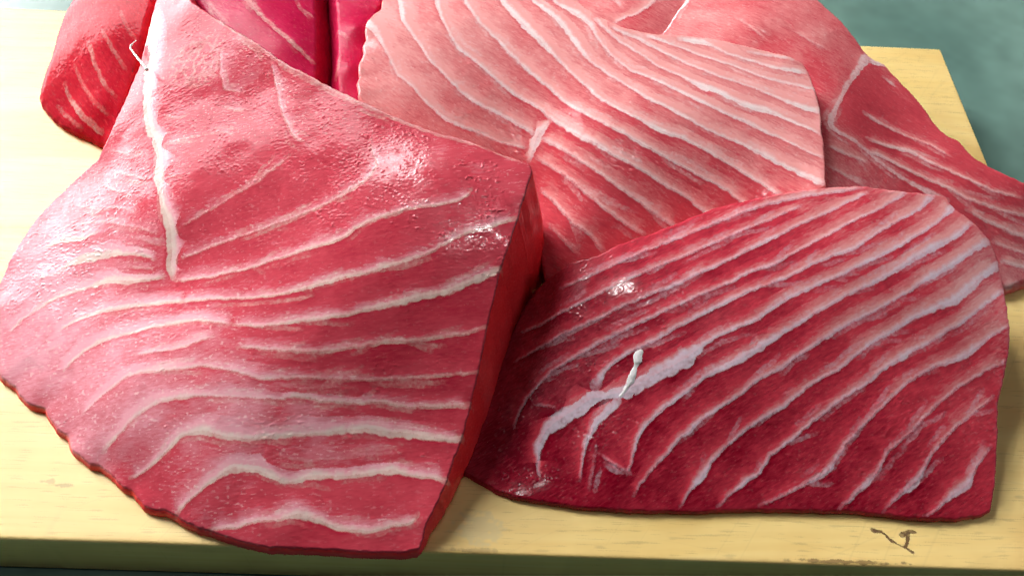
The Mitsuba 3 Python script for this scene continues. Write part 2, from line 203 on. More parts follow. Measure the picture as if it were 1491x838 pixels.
   ([(-127.4,103.5,1.9),(-115.8,93.7,2.4),(-105.2,85,2.4),(-94.8,75.4,2.6),(-81.6,66.1,2.5),(-72.3,59.9,2.5),(-61,52.1,2.7),(-49.5,46,2.6),(-37.7,40.1,2.3),(-27,35.5,2.1),(-14.2,31.7,1.8),(1,24.2,1.5)],0.5,0.6),  # bright rim of the ridge: its highlight put into colour as a pale streak
  ]),
 'B': dict(outline=[(-18,-69.9,2),(-20.4,-64.8,2.2),(-18,-56.6,3),(-13.1,-45.9,4),(-8,-35.3,6),(-3.2,-25.1,9),(1.1,-16.1,12),(5.8,-7.6,16),(11.1,-2.4,22),(20,1,30),(29.8,2.2,34),(39.6,6.4,37),(50.5,9.9,39),(60.7,14.1,41),(73.7,19.8,43),(86.5,22.8,45),(102.2,26.4,46.5),(118.2,29.3,47),(131.6,30.4,47),(144.9,29.5,46),(155.9,29.6,45),(163.2,29.9,44),(165.2,25.6,43),(173.1,18.9,41),(178.6,13.3,38),(181.4,5.1,34),(182.4,-4.7,30),(182.5,-17.4,26),(181.3,-26.5,22),(178.4,-35,18.5),(175.2,-43.6,15.5),(173.3,-56.1,11),(170.5,-70.6,6),(167.6,-79.2,3.5),(164.1,-81.2,2.5),(155.1,-82.7,2.5),(138.7,-83,2.5),(125.7,-81.7,2.5),(117.7,-81,2.5),(109.1,-81.3,2.5),(87.4,-81.6,2.5),(65.9,-83,2.5),(49.1,-83.6,2.5),(37.8,-83.5,2.5),(31.7,-83.2,2.5),(22.5,-82.5,2.5),(14.1,-81.4,2.5),(3.5,-80.2,2.5),(-3.4,-78,2.5),(-10.6,-74,2)],
  inner=[(85.9,-30.3,28),(136.1,-27.5,27),(85.6,-62.2,11.5),(133.6,-61.2,13),(42.5,-52.4,15),(62.1,-11.7,34),(124.8,-0.7,40),(32.9,-29.4,23),(13.9,-51.1,10.5),(4.6,-63.7,5.5),(-5.1,-62,4),(37.7,-72.4,7.5),(42.5,-52.4,15),(159,-2.3,36),(18.2,-18.8,24)],
  tone=[(21,-4,25),(38,-6,30),(63,6,40),(115,23,62),(150,26,70),(87,-2,30),(50,-19,25),(18,-24,15),(14,-42,5),(2,-60,5),(31,-36,20),(38,-70,10),(14,-74,8),(62,-52,20),(61,-74,12),(111,-11,48),(138,0,55),(171,7,72),(175,-12,65),(137,-16,48),(98,-41,30),(122,-59,20),(85,-71,12),(162,-34,45),(167,-57,42),(145,-76,15),(109,-76,12),(167,-74,25)],  # low values at the left end put the neighbouring block's shadow into the colour
  fat=[
   ([(17,-8.1,1),(27.6,-5.8,1.3),(39.4,-0.9,1.5),(50,3.6,1.3),(59.9,7.4,1.3),(70.7,12.1,1.6),(83.1,17.2,1.9),(95.3,21.3,1.9),(109.6,24.9,1.9),(121.6,27.4,1.7),(130.3,28.8,1.1)],0.75,1.0),
   ([(3.9,-19.7,1.3),(10.8,-19.1,1.3),(19.4,-16.8,1.3),(25.6,-14.7,1.3),(31.2,-12.4,1.3),(39.3,-8.6,1.3),(49.7,-4.3,1.3),(56.2,-1.6,1.5),(62.5,0.7,1.5),(70.2,4.4,1.5),(81.7,9.4,1.3),(93.1,14.3,1.3),(105.9,20.4,1.1)],0.8,1.0),
   ([(1.2,-30.8,0.5),(7.5,-28.3,0.8),(16.6,-25.5,1),(25.2,-23,1),(34.7,-19.4,1.2),(39.3,-17.3,1.2),(49.6,-13.2,1.5),(54.8,-11.4,2),(59.2,-9.7,2),(64.7,-7,2),(68.7,-5.3,2.3),(70.5,-4.5,1.8),(77.3,-1.2,1.5),(83.2,1.9,1.6),(86.8,3.5,2.1),(90.1,5.1,2.4),(96.4,8.5,1.6),(105.1,13,1.3),(116.5,18.5,1.4),(125,23.4,1.4),(132.4,27.4,1.1)],0.9,1.0),
   ([(1.5,-55.6,0.5),(2.9,-51.2,0.7),(5,-46.9,1),(6.6,-44.4,1),(8.5,-42.2,1),(11.6,-39.3,1.2),(14.7,-36.7,1.2),(21.8,-33.4,1.5),(29.7,-29.7,1.7),(34.1,-27.7,1.7),(38.4,-25.8,1.7),(47.1,-22.3,1.5),(55.6,-18.5,1.3),(62,-15.8,1.3),(70.9,-12,1.3),(79.1,-8.8,1.3),(85,-5.5,1.8),(89.5,-4.2,2.1),(94,-2.9,1.8),(99.5,0.7,1),(111.4,7,1.1),(125.4,15.3,1.1),(133.9,19.7,1.1),(141.4,24.7,1.7),(147.3,29.2,2.6)],0.9,1.0),
   ([(30.1,-42.9,4.4),(31.3,-40.7,3.4),(32.7,-38.9,2.2),(34.9,-36.7,2),(37,-35,2),(42.8,-31.9,1.7),(48.5,-29.8,1.7),(55.6,-26.1,2),(61.9,-23,2),(70.7,-18.9,2.3),(75.4,-16.5,2.3),(80.4,-14.1,2),(89.1,-10.9,1.3),(99,-7.1,1.6),(106.7,-2.9,1.8),(114.5,0.6,1.9),(121.3,3.2,2.4),(124.8,4.7,2.2),(129.7,8.2,1.4),(134,11.3,1.4),(142.8,16.8,1.4),(150,21.3,1.7),(153.9,24.7,2.6),(158,29.1,3.2)],0.95,1.0),
   ([(10.2,-72.6,0.5),(10.1,-67.5,1.5),(10.3,-62.7,3.7),(11.7,-59,3.9),(13.5,-56.5,5.4),(15.9,-54.8,6.1),(18.5,-53.3,6.4),(22.1,-51,6.4),(25.6,-49.1,6.4),(28.7,-47.2,6.1),(31.8,-47.6,5.4),(36.1,-46.1,5.9),(39.9,-45.1,6.4),(45.7,-42.3,5.9),(51.9,-39.5,5.4),(55.3,-38,5.7),(59.1,-36.3,6.5),(61.8,-35,6),(64.4,-33,5),(67.1,-30.8,2.7),(71.5,-28.1,1.8),(78.1,-25.4,2.3),(83,-23.5,2.3),(87.7,-21.4,2.3),(94.7,-16.6,2.3),(98.8,-14.3,2.3),(103.1,-12.3,2.3),(113.1,-7.9,1.8),(124.1,-2.7,1.9),(129,-0.1,2.4),(132.8,1.9,2.4),(141.3,6.6,2.5),(148.4,11.3,2),(155.6,16,1.7),(160.4,20,2),(163.5,23.1,3.5),(165.9,25.4,3.2)],1.0,1.0),
   ([(25,-74.5,0.5),(25.5,-69,0.7),(26.2,-64.5,1.5),(26.9,-61.8,2.2),(28.3,-58.9,2.7),(29.7,-56.2,3.4),(31.3,-54,3.9),(33.5,-52.2,4.2),(35.6,-50.4,4.4),(37.8,-48.2,3.9)],1.0,1.0),
   ([(40.5,-72.8,0.5),(41.9,-69.3,0.7),(43.1,-65.8,1),(43.6,-63.1,1.7),(44.9,-59.8,2),(46.3,-57.3,2.2),(48.5,-55.1,2.2),(51.4,-52.6,2.2),(54.2,-50.4,2.2),(61.2,-45.8,2.2),(64.8,-43.1,2.2),(68.4,-40.5,2.5),(75,-37.6,3),(78.6,-36.1,3.3),(81.5,-34.5,3.5),(85.4,-32.5,3.5),(89.6,-30,3.6),(95.6,-26.4,2.8),(100.9,-23.3,2.3),(105.2,-20.8,2.1),(113.4,-16.1,1.8),(118.9,-13,1.8),(123.6,-10.8,2.1),(128.3,-8.6,2.4),(133.4,-5.8,2.7),(137.8,-3.3,2.7),(142.6,0.1,3.3),(147.3,3.3,3.9),(152.5,6.2,3.9),(157.8,9.2,3.4),(165,13.3,2.9),(171.8,19.3,2.3)],1.0,1.0),
   ([(42.9,-79,0.5),(45.5,-75.2,0.7),(48.4,-71.7,0.7),(51.9,-67.9,1.2),(55.6,-64.1,1.5),(58,-61.5,1.7),(59.9,-59.7,2.2),(62.6,-58.1,3.2),(64.5,-56.1,2.2),(66.2,-54.8,2),(73.4,-50.1,1.7),(80.7,-46.1,1.5),(86.5,-41.5,1.5),(90.9,-39.7,1.8),(95.3,-37.7,2),(99.5,-34.3,1.5),(108.3,-29,1.8),(113.2,-26.1,2.1),(117.6,-23.1,2.1),(127.8,-18.3,1.9),(137.2,-13,1.6),(145.3,-8.1,1.9),(148.1,-6.2,2.5),(151.2,-4.2,3.3),(155.5,-1.8,3.4),(159.9,1,3.4),(168.3,6.8,2.9),(173.9,10.7,3.2),(177.7,12.8,3.5)],1.0,1.0),
   ([(59,-81.8,0.5),(60.9,-78.4,0.7),(63.3,-75.6,1.5),(64.8,-74,3),(66.7,-72,3.7),(68.4,-69.6,2.7),(69.7,-67.5,2),(74.8,-62.8,1.5),(80.6,-58.2,1.5),(87.9,-53.6,1.5),(92.2,-51.4,2),(96.6,-48.9,2),(103.7,-43.6,1.5),(110.2,-39.7,1.5),(116,-36.8,1.6),(120.7,-33.2,1.6),(125.5,-29.5,1.8),(128.9,-27.2,2.4),(132.7,-25.1,2.4),(136.6,-22.9,2.4),(141.7,-19.8,2.4),(147.1,-16.7,2.7),(155.3,-13.2,3.3),(160.9,-10.9,3.9),(167.6,-5.4,4),(173.5,-0.3,3.5),(177.3,2.1,3.8),(180.5,4.4,3.8)],1.0,1.0),
   ([(72.1,-81.3,0.5),(75.7,-77.8,0.7),(79.2,-75.1,1.3),(81.1,-73.6,2.3),(83.3,-72,2.5),(85,-71.1,2.3),(86.9,-70,1.8),(90.6,-64.8,1.3),(95,-61.8,1.3),(99.9,-58.3,1.5),(105,-54.4,1.5),(109.9,-51.1,1.5),(114.4,-47.5,1.6),(119.9,-44.5,1.6),(124.8,-41.6,1.6),(131.9,-36.2,1.9),(135.7,-33.6,2.7),(139.2,-31.5,3.2),(142.4,-29.7,2.4),(146.5,-27.4,2.2),(151.3,-25.1,1.9),(157.4,-21.2,1.9),(162.2,-18.6,2.2),(170.1,-12.8,1.7),(177.4,-7.3,2.6),(182.2,-4.5,2.3)],1.0,1.0),
   ([(86.4,-80.5,0.5),(92.5,-77.8,0.8),(97.3,-75.8,1),(103.1,-72.9,1.5),(108.9,-70.3,2.8),(111.6,-68.1,2.8),(114.3,-64.5,2.1),(118.3,-59.4,1.6),(126.4,-52.1,1.3),(134.6,-45,1.3),(140.9,-39.6,1.3),(150.7,-34,1.6),(156.6,-31.9,2.5),(160.5,-30.6,2.8),(164.4,-28.2,3.1),(168.1,-25.8,2.8),(174.8,-21,1.7),(182.2,-17.2,1.4)],0.85,1.0),
   ([(114.4,-80.3,0.8),(117.8,-77.7,1.6),(120.7,-75.2,2.1),(123.9,-72.7,2.6),(125.8,-70.8,2.6),(127.8,-68.9,2.1),(130,-65.5,1.3),(132.4,-62.1,1.1),(140.5,-55.8,1.1),(150.5,-46.9,1.1),(159.6,-40,1.1),(171.3,-33.1,1.1),(180,-29.1,1.1)],0.8,1.0),
   ([(129.4,-81.3,0.5),(131.9,-78.6,0.8),(134.4,-76.4,1.9),(137.3,-74.3,2.7),(140.6,-72.3,3.5),(142.4,-70.3,2.9),(144,-68.3,2.1),(145.8,-65.2,1.3),(148.1,-62,1.1),(155.7,-54.6,1.1),(164.9,-47.7,1.1),(173.8,-41.6,1.1)],0.8,1.0),
   ([(143.5,-82.3,0.5),(146.5,-80.5,0.8),(149.6,-78.7,1.3),(152.3,-76.4,2.4),(154.7,-74.4,3.3),(157.6,-72.9,3.8),(160.3,-71,3.6),(162.2,-68,2.2),(163.9,-65,1.1),(170.6,-58.3,1.1)],0.85,1.0),
   ([(31.1,-66,0.7),(35.3,-68.5,1),(41.9,-72.3,0.7)],0.7,1.0),
   ([(33,-69.4,1.7),(36.5,-70.7,3.9),(39.6,-71.7,2.4)],0.45,1.0),
   ([(30.6,-63.1,0.5),(28.8,-72.4,0.7),(27.9,-77.8,0.5)],0.4,1.0),
   ([(8.8,-47.7,0.5),(13.9,-49.2,0.7),(16.8,-50.9,0.7)],0.6,1.0),
  ]),
 'C': dict(outline=[(-52.7,149.2,50),(-58.8,136,50),(-60.7,126.1,50),(-60.4,120.3,50),(-64,115.3,50),(-66,110.1,50),(-65.8,105.1,50),(-64.8,101,49),(-66,97.7,48),(-64.8,93,48),(-66.1,88.5,47),(-66.3,82.9,47),(-65.2,80.4,46),(-66.4,76.6,46),(-64.9,72.5,46),(-64.6,69.2,45),(-62.9,66.4,44),(-42,52,38),(-14.3,43.6,30),(4,33.4,22),(9.9,17.7,17),(13.5,6.1,11),(27.5,7.9,14),(42.2,10.8,20),(63.8,18.2,27),(89.6,26.2,35),(104.5,28.2,40),(117.8,31.3,44),(119.1,41.4,46),(119.7,52.4,48),(119.8,59.1,49),(120.9,67.9,50),(120.2,74.8,51),(120.4,78.9,51),(119,88.1,52),(116.7,93.2,53),(111.6,95.2,54),(103.3,97.7,54),(92,100.5,55),(80.8,103.8,55),(69.4,104.8,55),(57.2,104.9,55),(43.6,108,55),(35.1,113.4,55),(26.6,121.7,55),(20.9,129.9,55),(12.1,148.2,54)],
  inner=[(-16.2,87.4,47),(25.9,54,43),(66,52.7,46.5),(26.7,22.3,26),(66.1,30.6,35),(94.3,69.2,51),(7.2,59,37),(40.1,86.3,51),(-32,115.9,52)],
  tone=[(-58,107,97),(-60,74,87),(-44,85,87),(-32,64,72),(-17,112,87),(-16,81,72),(0,102,77),(26,101,92),(40,79,77),(12,75,62),(39,55,57),(68,82,87),(66,65,77),(96,87,92),(109,77,92),(115,61,87),(113,41,77),(93,48,72),(79,40,57),(52,45,52),(26,46,47),(40,28,42),(13,38,47),(19,17,37),(66,31,42),(92,32,42),(55,104,97),(86,96,97)],
  fat=[
   ([(-66.2,111.5,4.6),(-63.4,107.7,4.6),(-61.1,104.5,3.3),(-57.9,98.6,2.1),(-54.7,91.6,1.5),(-50,82.5,1.5),(-42.8,75.9,1.4),(-40.1,72.3,1.7),(-36.5,69,1.7),(-29.6,63.6,2.3),(-25.9,62.3,2.5),(-22,61.2,2.5),(-12.8,59.1,1.7),(-7.7,57.3,1.4),(3.7,55.4,1.1)],0.9,1.0),
   ([(-55,141.3,3.3),(-52.9,125.9,3.2),(-49.9,111.6,2.5),(-46.4,104.9,2.1),(-42.8,99.6,1.8),(-37,89.5,1.5),(-28.9,81.1,1.7),(-22.7,75.2,2.3),(-18.4,72.7,2.6),(-14.1,70.8,2.6),(-5.6,67.3,2.3),(3.5,62.5,2.5),(6.6,60.4,2.5)],1.0,1.0),
   ([(-39.1,140.9,2.6),(-36.6,122.4,2.5),(-33.9,113.3,1.8),(-31.2,106.9,1.5),(-28.3,101,1.8),(-25.4,96.2,2.4),(-18.3,90.9,2.1),(-9.5,82.8,2.3),(-2,76.8,2.3),(4,73.2,2),(9.1,69.7,2),(12.4,66.3,2.3),(20.3,59,2.8),(25.3,54.4,3),(29.8,51.4,3.3),(36.8,46.3,2.2),(46.4,41.5,1.9),(52,38.4,1.9),(58,35.1,1.9),(66.1,31.3,1.6),(72.2,27,1.9),(77.8,24.5,1.4)],1.0,1.0),
   ([(-26.9,140.6,2.6),(-24.2,123.9,2.5),(-17.5,111.2,1.8),(-8.4,100.4,2.4),(-5.1,96.3,2.4),(0.2,90.7,2.3),(8.8,81.9,2.3),(12.2,78.9,2.3),(20.3,70.1,2),(30.6,61,2.2),(40.2,55,2.5),(44.4,52.4,2.5),(49,49.7,2.5),(53.8,47.1,2.2),(57.8,45.2,1.9),(65.9,41,1.6),(73.7,37.6,1.7),(81.6,33.9,1.7),(90.1,26.9,1.4)],1.0,1.0),
   ([(-13.8,140.6,3.2),(-7.3,123.6,3.7),(-3.6,118,4),(-0.3,113.1,4.3),(3.8,107.3,4.2),(7.7,102.8,3.9),(10.9,98.4,3.3),(13.7,94.9,2.4),(20.3,86,1.7),(26.9,78.2,2),(30.1,73.9,2.3),(33.2,70.1,2.5),(39.6,65.4,2.2),(48.3,59.7,2.2),(52,57.6,3.1),(55.5,55.6,3.3),(59.5,53.9,3.1),(64.1,52.7,2.8),(70,49.9,2.2),(77.7,45.8,1.9),(85.6,41.3,1.7),(92.6,36.9,1.9),(101.4,30.2,1.4)],1.0,1.0),
   ([(-0.1,140.6,2.6),(5.7,124.5,2.5),(11.9,117.9,3.7),(14.5,114.9,3.7),(17.1,111.7,3.7),(20.6,105,3.3),(23.7,99.1,3),(28.7,90.7,2.1),(36.9,82.8,2),(44.9,75.7,2),(50.4,70.8,2.3),(55.1,67.7,2.5),(59.9,65.1,2.5),(66.2,60.9,2),(73.9,56.5,1.7),(82,53.1,1.7),(89.9,49.9,2.3),(95.3,46.8,3.1),(103.5,41.4,2.5),(107.2,39.1,2.8),(110.8,36.8,3.4),(114.8,34.4,3.4),(117.4,32.8,3.1)],1.0,1.0),
   ([(9,135.4,2.2),(15.5,122.9,2.5),(19.2,120.2,3.4),(23,117.5,4),(26.4,114.1,3.7),(29,110.8,3),(31.4,103.8,1.8),(37.2,93.6,1.5),(45.3,84.9,1.7),(53.4,80.8,2.3),(61.3,75.6,2.3),(66.9,72.2,2.6),(72.2,69,2.9),(77.5,66,2.3),(82.5,63.4,2),(86.7,61.5,2.6),(90.5,59.8,2.9),(95.2,57.2,2.3),(106,51.6,1.1),(113.4,47,1.1),(118.4,44.5,1.1)],1.0,1.0),
   ([(31.6,113.1,2.4),(33.3,109.8,2.4),(39.9,101.7,1.8),(49,93.9,1.5),(57,86.3,1.5),(65.6,81.8,2),(70.1,78.3,2.9),(73.5,76.3,4.1),(76.5,75,4.6),(80.8,73.1,4.3),(85.5,70.3,2.9),(88.1,68.8,3.5),(91.1,67.6,4),(95.4,66.6,4.1),(99.2,65.8,3.5),(107,61.7,2.3),(114.8,57.8,1.7),(119,55.4,1.4)],1.0,1.0),
   ([(37.6,108.5,1.8),(42.9,104.9,2.4),(47.7,102.7,3),(51,100.5,2.7),(54.3,98.2,2.4),(60,93.8,1.8),(68.1,88.6,1.8),(79.9,82.3,1.8),(92.1,77.6,1.5),(100.1,74.1,1.8),(104.1,72.3,2.4),(108.1,70.6,2.9),(111.5,69.1,3.8),(114.5,68,4.1),(120,67.4,3.6)],1.0,1.0),
   ([(52.6,103.5,2.4),(56.2,102.1,3),(60.4,100.3,2.4),(64.6,98.2,1.8),(76.6,92,1.8),(87.2,88.3,1.5),(97,83.5,1.8),(107.7,80.6,2.1),(114.8,79.7,2.4),(120.7,78.9,2.7)],1.0,1.0),
   ([(66.3,102.2,3),(70.6,101.6,4.5),(75.7,101.1,4.2),(79.8,98.9,1.8),(85.3,94.7,1.5),(95.3,91.3,2.1),(100.8,89.6,2.4),(106.1,88.2,2.7),(112.1,87.8,3.3),(117.2,87.9,3.1)],1.0,1.0),
   ([(94.1,96.1,1.5),(102.7,95.2,1.8),(108.6,94.3,1.8),(112.8,93.6,1.8)],0.8,1.0),
   ([(13,64.7,2),(11.2,62.9,3.4),(8.5,60.9,4.8),(7.2,58.2,5.6),(6.5,55.4,3.9),(5.5,52.3,2.5),(4.5,49.9,2.2)],0.95,1.0),
   ([(9.4,58.1,2.2),(11.3,56.9,2.5),(15.4,53.9,2.2),(19.4,50.5,1.9),(27.4,43.6,1.6),(36.9,36.5,1.6),(45.8,30.7,1.9),(54.5,25.5,1.9),(62.6,20.9,1.9)],0.85,1.0),
   ([(7.4,51.3,1.7),(12.6,47.4,1.4),(18,43,1.4),(28.5,32.5,1.4),(34.1,27.7,1.6),(42.2,22.8,1.6),(50,18.8,1.6)],0.75,1.0),
   ([(9.5,39.5,1.1),(16,32.6,1.4),(22.5,24.4,1.4),(29.8,18.9,1.3),(34.7,14.3,1.6)],0.7,1.0),
   ([(13.1,25.9,0.8),(19.1,19.2,1.1),(22.9,15.9,1.1),(25.4,13.8,1.1)],0.55,1.0),
  ]),
 'D': dict(outline=[(84.8,172.9,41),(78,153.7,41),(71,140.4,41),(66.7,131.2,41),(60.9,120.2,41),(62.4,112.4,41),(72.5,110.4,42),(101.4,102.4,42),(119.8,96.9,42),(121.5,70.6,40),(121.2,39.9,32),(141.3,38,25),(170.4,36.4,18),(191,19.4,9),(201.4,14.5,5),(210.3,18.4,4.5),(226.8,24.9,4),(240.1,42.8,10),(234.2,50.9,18),(224.5,54.5,22),(212.6,57.7,25),(204.2,62.2,26),(199.1,65.4,26.5),(193.9,69.5,27),(189.6,78.1,28),(185.8,80.3,28),(183.2,84,28),(178.9,96.9,29),(175.6,103.6,30),(171.2,109.8,31),(165.3,119.6,33),(158,121.4,35),(155.2,127.2,36),(151.7,133.6,38),(147.7,142,39),(142.4,149.4,40),(135.8,159,41),(122.7,178.6,41)],
  inner=[(103.9,125.2,45),(131.3,103,42),(132.4,83.1,40.5),(131.3,60.8,36.5),(158.7,74,31),(184.9,53.5,25),(198.7,38.6,17),(152.5,115.5,36.5)],
  tone=[(75,137,85),(92,126,75),(103,121,60),(130,130,75),(143,111,65),(115,93,50),(129,90,60),(130,59,60),(136,52,60),(150,97,40),(147,84,35),(159,78,35),(176,82,45),(188,67,40),(171,59,35),(200,52,35),(184,37,45),(201,34,50),(207,22,60)],
  fat=[
   ([(157.4,120.3,5.5),(154.9,118.4,4.8),(148.1,107.4,3.3),(143.4,99.8,2.9),(139,92.9,2.6),(132.9,80.6,2.5),(130.3,75.5,3.4),(128.8,71.7,4.3),(130.5,68.7,3),(134.6,67.4,2.4),(139.2,66.1,2.2),(142.8,64.1,2.5),(146.4,61.7,2.8),(150.3,59.4,2.8),(154.2,57.3,2.8),(158.7,55.5,2.5),(163,53.5,2.5),(167.3,51.7,2.8),(171.5,49.8,3.2),(178.5,46.8,2.5)],0.72,0.35),
   ([(155.8,117.8,4.8),(160.1,118.2,4.8),(164.6,118.1,3.1)],0.85,1.0),
   ([(161.9,109.7,2),(164.4,107.2,2.7),(167.6,104.9,1.7)],0.6,1.0),
   ([(144.2,62.3,1.8),(150.1,62.8,2.8),(159.3,60.3,2.2),(168,56.9,1.9),(178,53,1.9),(186.1,48.2,1.6),(196.1,46.2,1.6),(201.7,44.8,1.6),(211.4,43.9,1.3),(223.8,43.6,1.3)],0.8,1.0),
   ([(145.5,69.1,1.9),(156,68.7,2.2),(161.5,68.7,2.9),(166.4,68.3,2.9),(174.5,63.4,1.9),(185.7,58,1.6),(198,52.7,1.3),(211.1,50.4,1)],0.75,1.0),
   ([(146.2,82.5,2.9),(150.6,80.5,2.6),(155.1,79.6,2.2),(164.4,76.9,1.6),(175.8,73.4,1.6),(183.4,67.4,1.3)],0.6,1.0),
   ([(185.8,44,1.6),(195.4,40.1,1.9),(205.9,37.1,2),(217.2,35.3,1.7)],0.7,1.0),
   ([(196.5,33,1.6),(202.9,31.4,1.3),(211,30.2,1.3),(220.4,29.4,1.3)],0.55,1.0),
   ([(199.7,25.8,2.3),(205.6,25.4,1.9),(210.7,24.9,2),(220.2,24.8,1.7)],0.8,1.0),
   ([(200.6,16,2.6),(203.9,17.1,2.6),(207.4,18.7,1.9)],0.7,1.0),
   ([(82.6,164.6,2.4),(76.2,146,2.7),(73.3,142.4,2.7),(70.8,138.8,3),(68.2,134.2,3.3),(65.6,128.6,3.6),(61.6,121.6,2.9)],1.0,1.0),
   ([(125.6,61,1.5),(130.5,59.5,1.8),(135.4,58.6,1.8),(144.9,57.6,1.8)],0.7,1.0),
   ([(124.6,51.7,1.2),(134.5,48.9,1.5),(142,47.2,1.5)],0.6,1.0),
   ([(121.1,125.3,1.3),(128.2,120,1.7),(134.6,116.4,1.3)],0.4,1.0),
   ([(95.9,132.8,1.3),(102.3,124.2,1.6),(107.6,117.8,1.3)],0.35,1.0),
  ]),
 'E': dict(outline=[(-213.1,156.3,22),(-214.3,149.6,21),(-216.3,145.4,19),(-217.7,135.3,15),(-217.9,125.1,12),(-219.1,119.7,10),(-220.1,110.8,7),(-219.2,105,6),(-217,100.8,5),(-210.1,93.7,4),(-202.6,87.6,3.5),(-197,84.4,3.5),(-190.5,81.8,3.5),(-183.1,77.8,4),(-176.5,72.9,8),(-172.1,79.7,14),(-167.8,98.2,22),(-165.7,116.4,30),(-165.4,135.5,34),(-168.7,158.3,36),(-183.1,168.1,36),(-196.4,159.4,32),(-206.3,156.7,27)],
  inner=[(-186.4,118.7,27),(-200.5,112.3,16),(-182,90.8,16),(-178,127.4,32),(-202.2,98.4,8)],
  tone=[(-217,132,49),(-206,137,49),(-216,107,45),(-204,111,34),(-184,106,30),(-182,86,19),(-193,87,22),(-177,124,30),(-174,105,26),(-208,93,34)],
  fat=[
   ([(-208.2,97.9,1.4),(-202.8,92.8,1.8),(-193.3,84.9,1.7)],0.42,0.5),
   ([(-206,107.5,1.4),(-203.5,102.5,1.8),(-199.8,97.6,2.5),(-195.9,92.6,2.8),(-192.9,89.3,2.8),(-187.6,85,2.7),(-182.1,81,2.4)],0.59,0.5),
   ([(-201.6,114.2,1.1),(-198.4,108.6,1.4),(-194.8,102.6,1.4),(-187.1,92.6,1.7),(-179,85.9,1.3)],0.42,0.5),
   ([(-195.6,121.8,2.5),(-192.7,116.5,2.5),(-188.3,107.6,1.7),(-182,97.8,2),(-175.8,91.9,1.3)],0.45,0.5),
   ([(-188.3,124.4,1.8),(-181.2,114.2,1.7),(-173.6,104,1.7)],0.42,0.5),
   ([(-181.5,133.6,1.4),(-174.7,121.7,1.7),(-170.4,116.5,1.4)],0.35,0.5),
  ]),
 'F': dict(outline=[(-152.1,143.3,40),(-133.1,115.2,40),(-121.6,106.7,40),(-110.7,98.4,40),(-100.1,89.8,39),(-87,82.6,37),(-85.2,87.3,36),(-86.5,99.2,37),(-87.9,111.5,38),(-89.3,120.9,38),(-91.7,134,39),(-93.8,143.9,39),(-97.1,163.2,40),(-123.9,176.2,41),(-150.7,165.7,41)],
  inner=[(-113.6,122.1,43),(-96.4,106.6,41.5),(-129.3,140.7,43)],
  tone=[(-132,123,45),(-107,118,20),(-93,104,25),(-89,90,30)],
  fat=[
   ([(-126.2,140.7,3.1),(-121.6,131.2,3.3),(-118,126.6,3),(-114.6,122.6,2.6),(-105.5,112.7,2.5),(-97.3,104.8,2.5),(-92,101,2.5),(-88,97.8,2.2)],0.6,1.0),
   ([(-103.4,140,1.7),(-98.1,129.8,2),(-93,124.7,2)],0.4,1.0),
   ([(-140.2,132.5,2),(-134.9,124.7,2.3),(-127.9,116.8,2)],0.4,1.0),
  ]),
 'G': dict(outline=[(-75.3,79.4,33),(-78.1,93.3,35),(-80.2,113.3,37),(-82.1,126.2,38),(-84.7,140.9,38),(-89.2,166.8,38),(-72,176.2,40),(-56.6,169.1,40),(-61.7,139.8,40),(-65.2,127.4,38),(-66.8,114.2,37),(-67.1,94,35),(-65.2,79.2,33),(-64.9,72.8,32)],
  inner=[(-71.7,119.5,40),(-72,95.7,37)],
  tone=[(-81,117,25),(-71,116,15),(-71,89,15)],
  fat=[
   ([(-80.9,119.1,1.9),(-74.7,113.3,1.6)],0.5,1.0),
   ([(-77.3,104.6,1.2),(-77.9,97.4,1.8),(-77.7,92.5,1.8)],0.45,1.0),
  ]),
 'H': dict(outline=[(2,154.7,40),(13.1,141.1,40),(28.4,128.8,40),(46.2,116.2,40),(58.1,113.3,40),(63.1,119.3,40),(70.1,132.2,40),(74.2,142.5,40),(80.5,154.2,40),(86.7,176.2,40),(46.9,188.4,40),(6.7,179.5,40)],
  inner=[(43.9,138.2,43),(55.8,129.9,42.5)],
  tone=[(28,135,80),(53,126,60),(66,142,70)],
  fat=[
   ([(41.4,128.1,1.6),(43.9,129.6,1.9),(47.3,131.5,1.9),(51.4,133.4,1.6),(54.4,136.6,2),(57.5,140.3,2.6),(63.7,149.1,2)],0.8,1.0),
   ([(41.7,144.3,2),(44,140.7,2.3),(45.4,137.3,1.3)],0.6,1.0),
  ]),
}

# ------------------------------------------------------------------ tuna blocks
H = 0.36      # mesh spacing, mm


def smooth_loop(P3, step, sig):
    """closed loop resampled every step mm and gently rounded"""
    Q = np.vstack([P3, P3[:1]])
    s = np.r_[0, np.cumsum(np.linalg.norm(np.diff(Q[:, :2], axis=0), axis=1))]
    n = int(s[-1] / step)
    t = np.linspace(0, s[-1], n, endpoint=False)
    R = np.c_[[np.interp(t, s, Q[:, k]) for k in range(3)]].T
    w = np.exp(-0.5 * (np.arange(-12, 13) * step / sig) ** 2); w /= w.sum()
    return sum(w[k + 12] * np.roll(R, k, axis=0) for k in range(-12, 13))


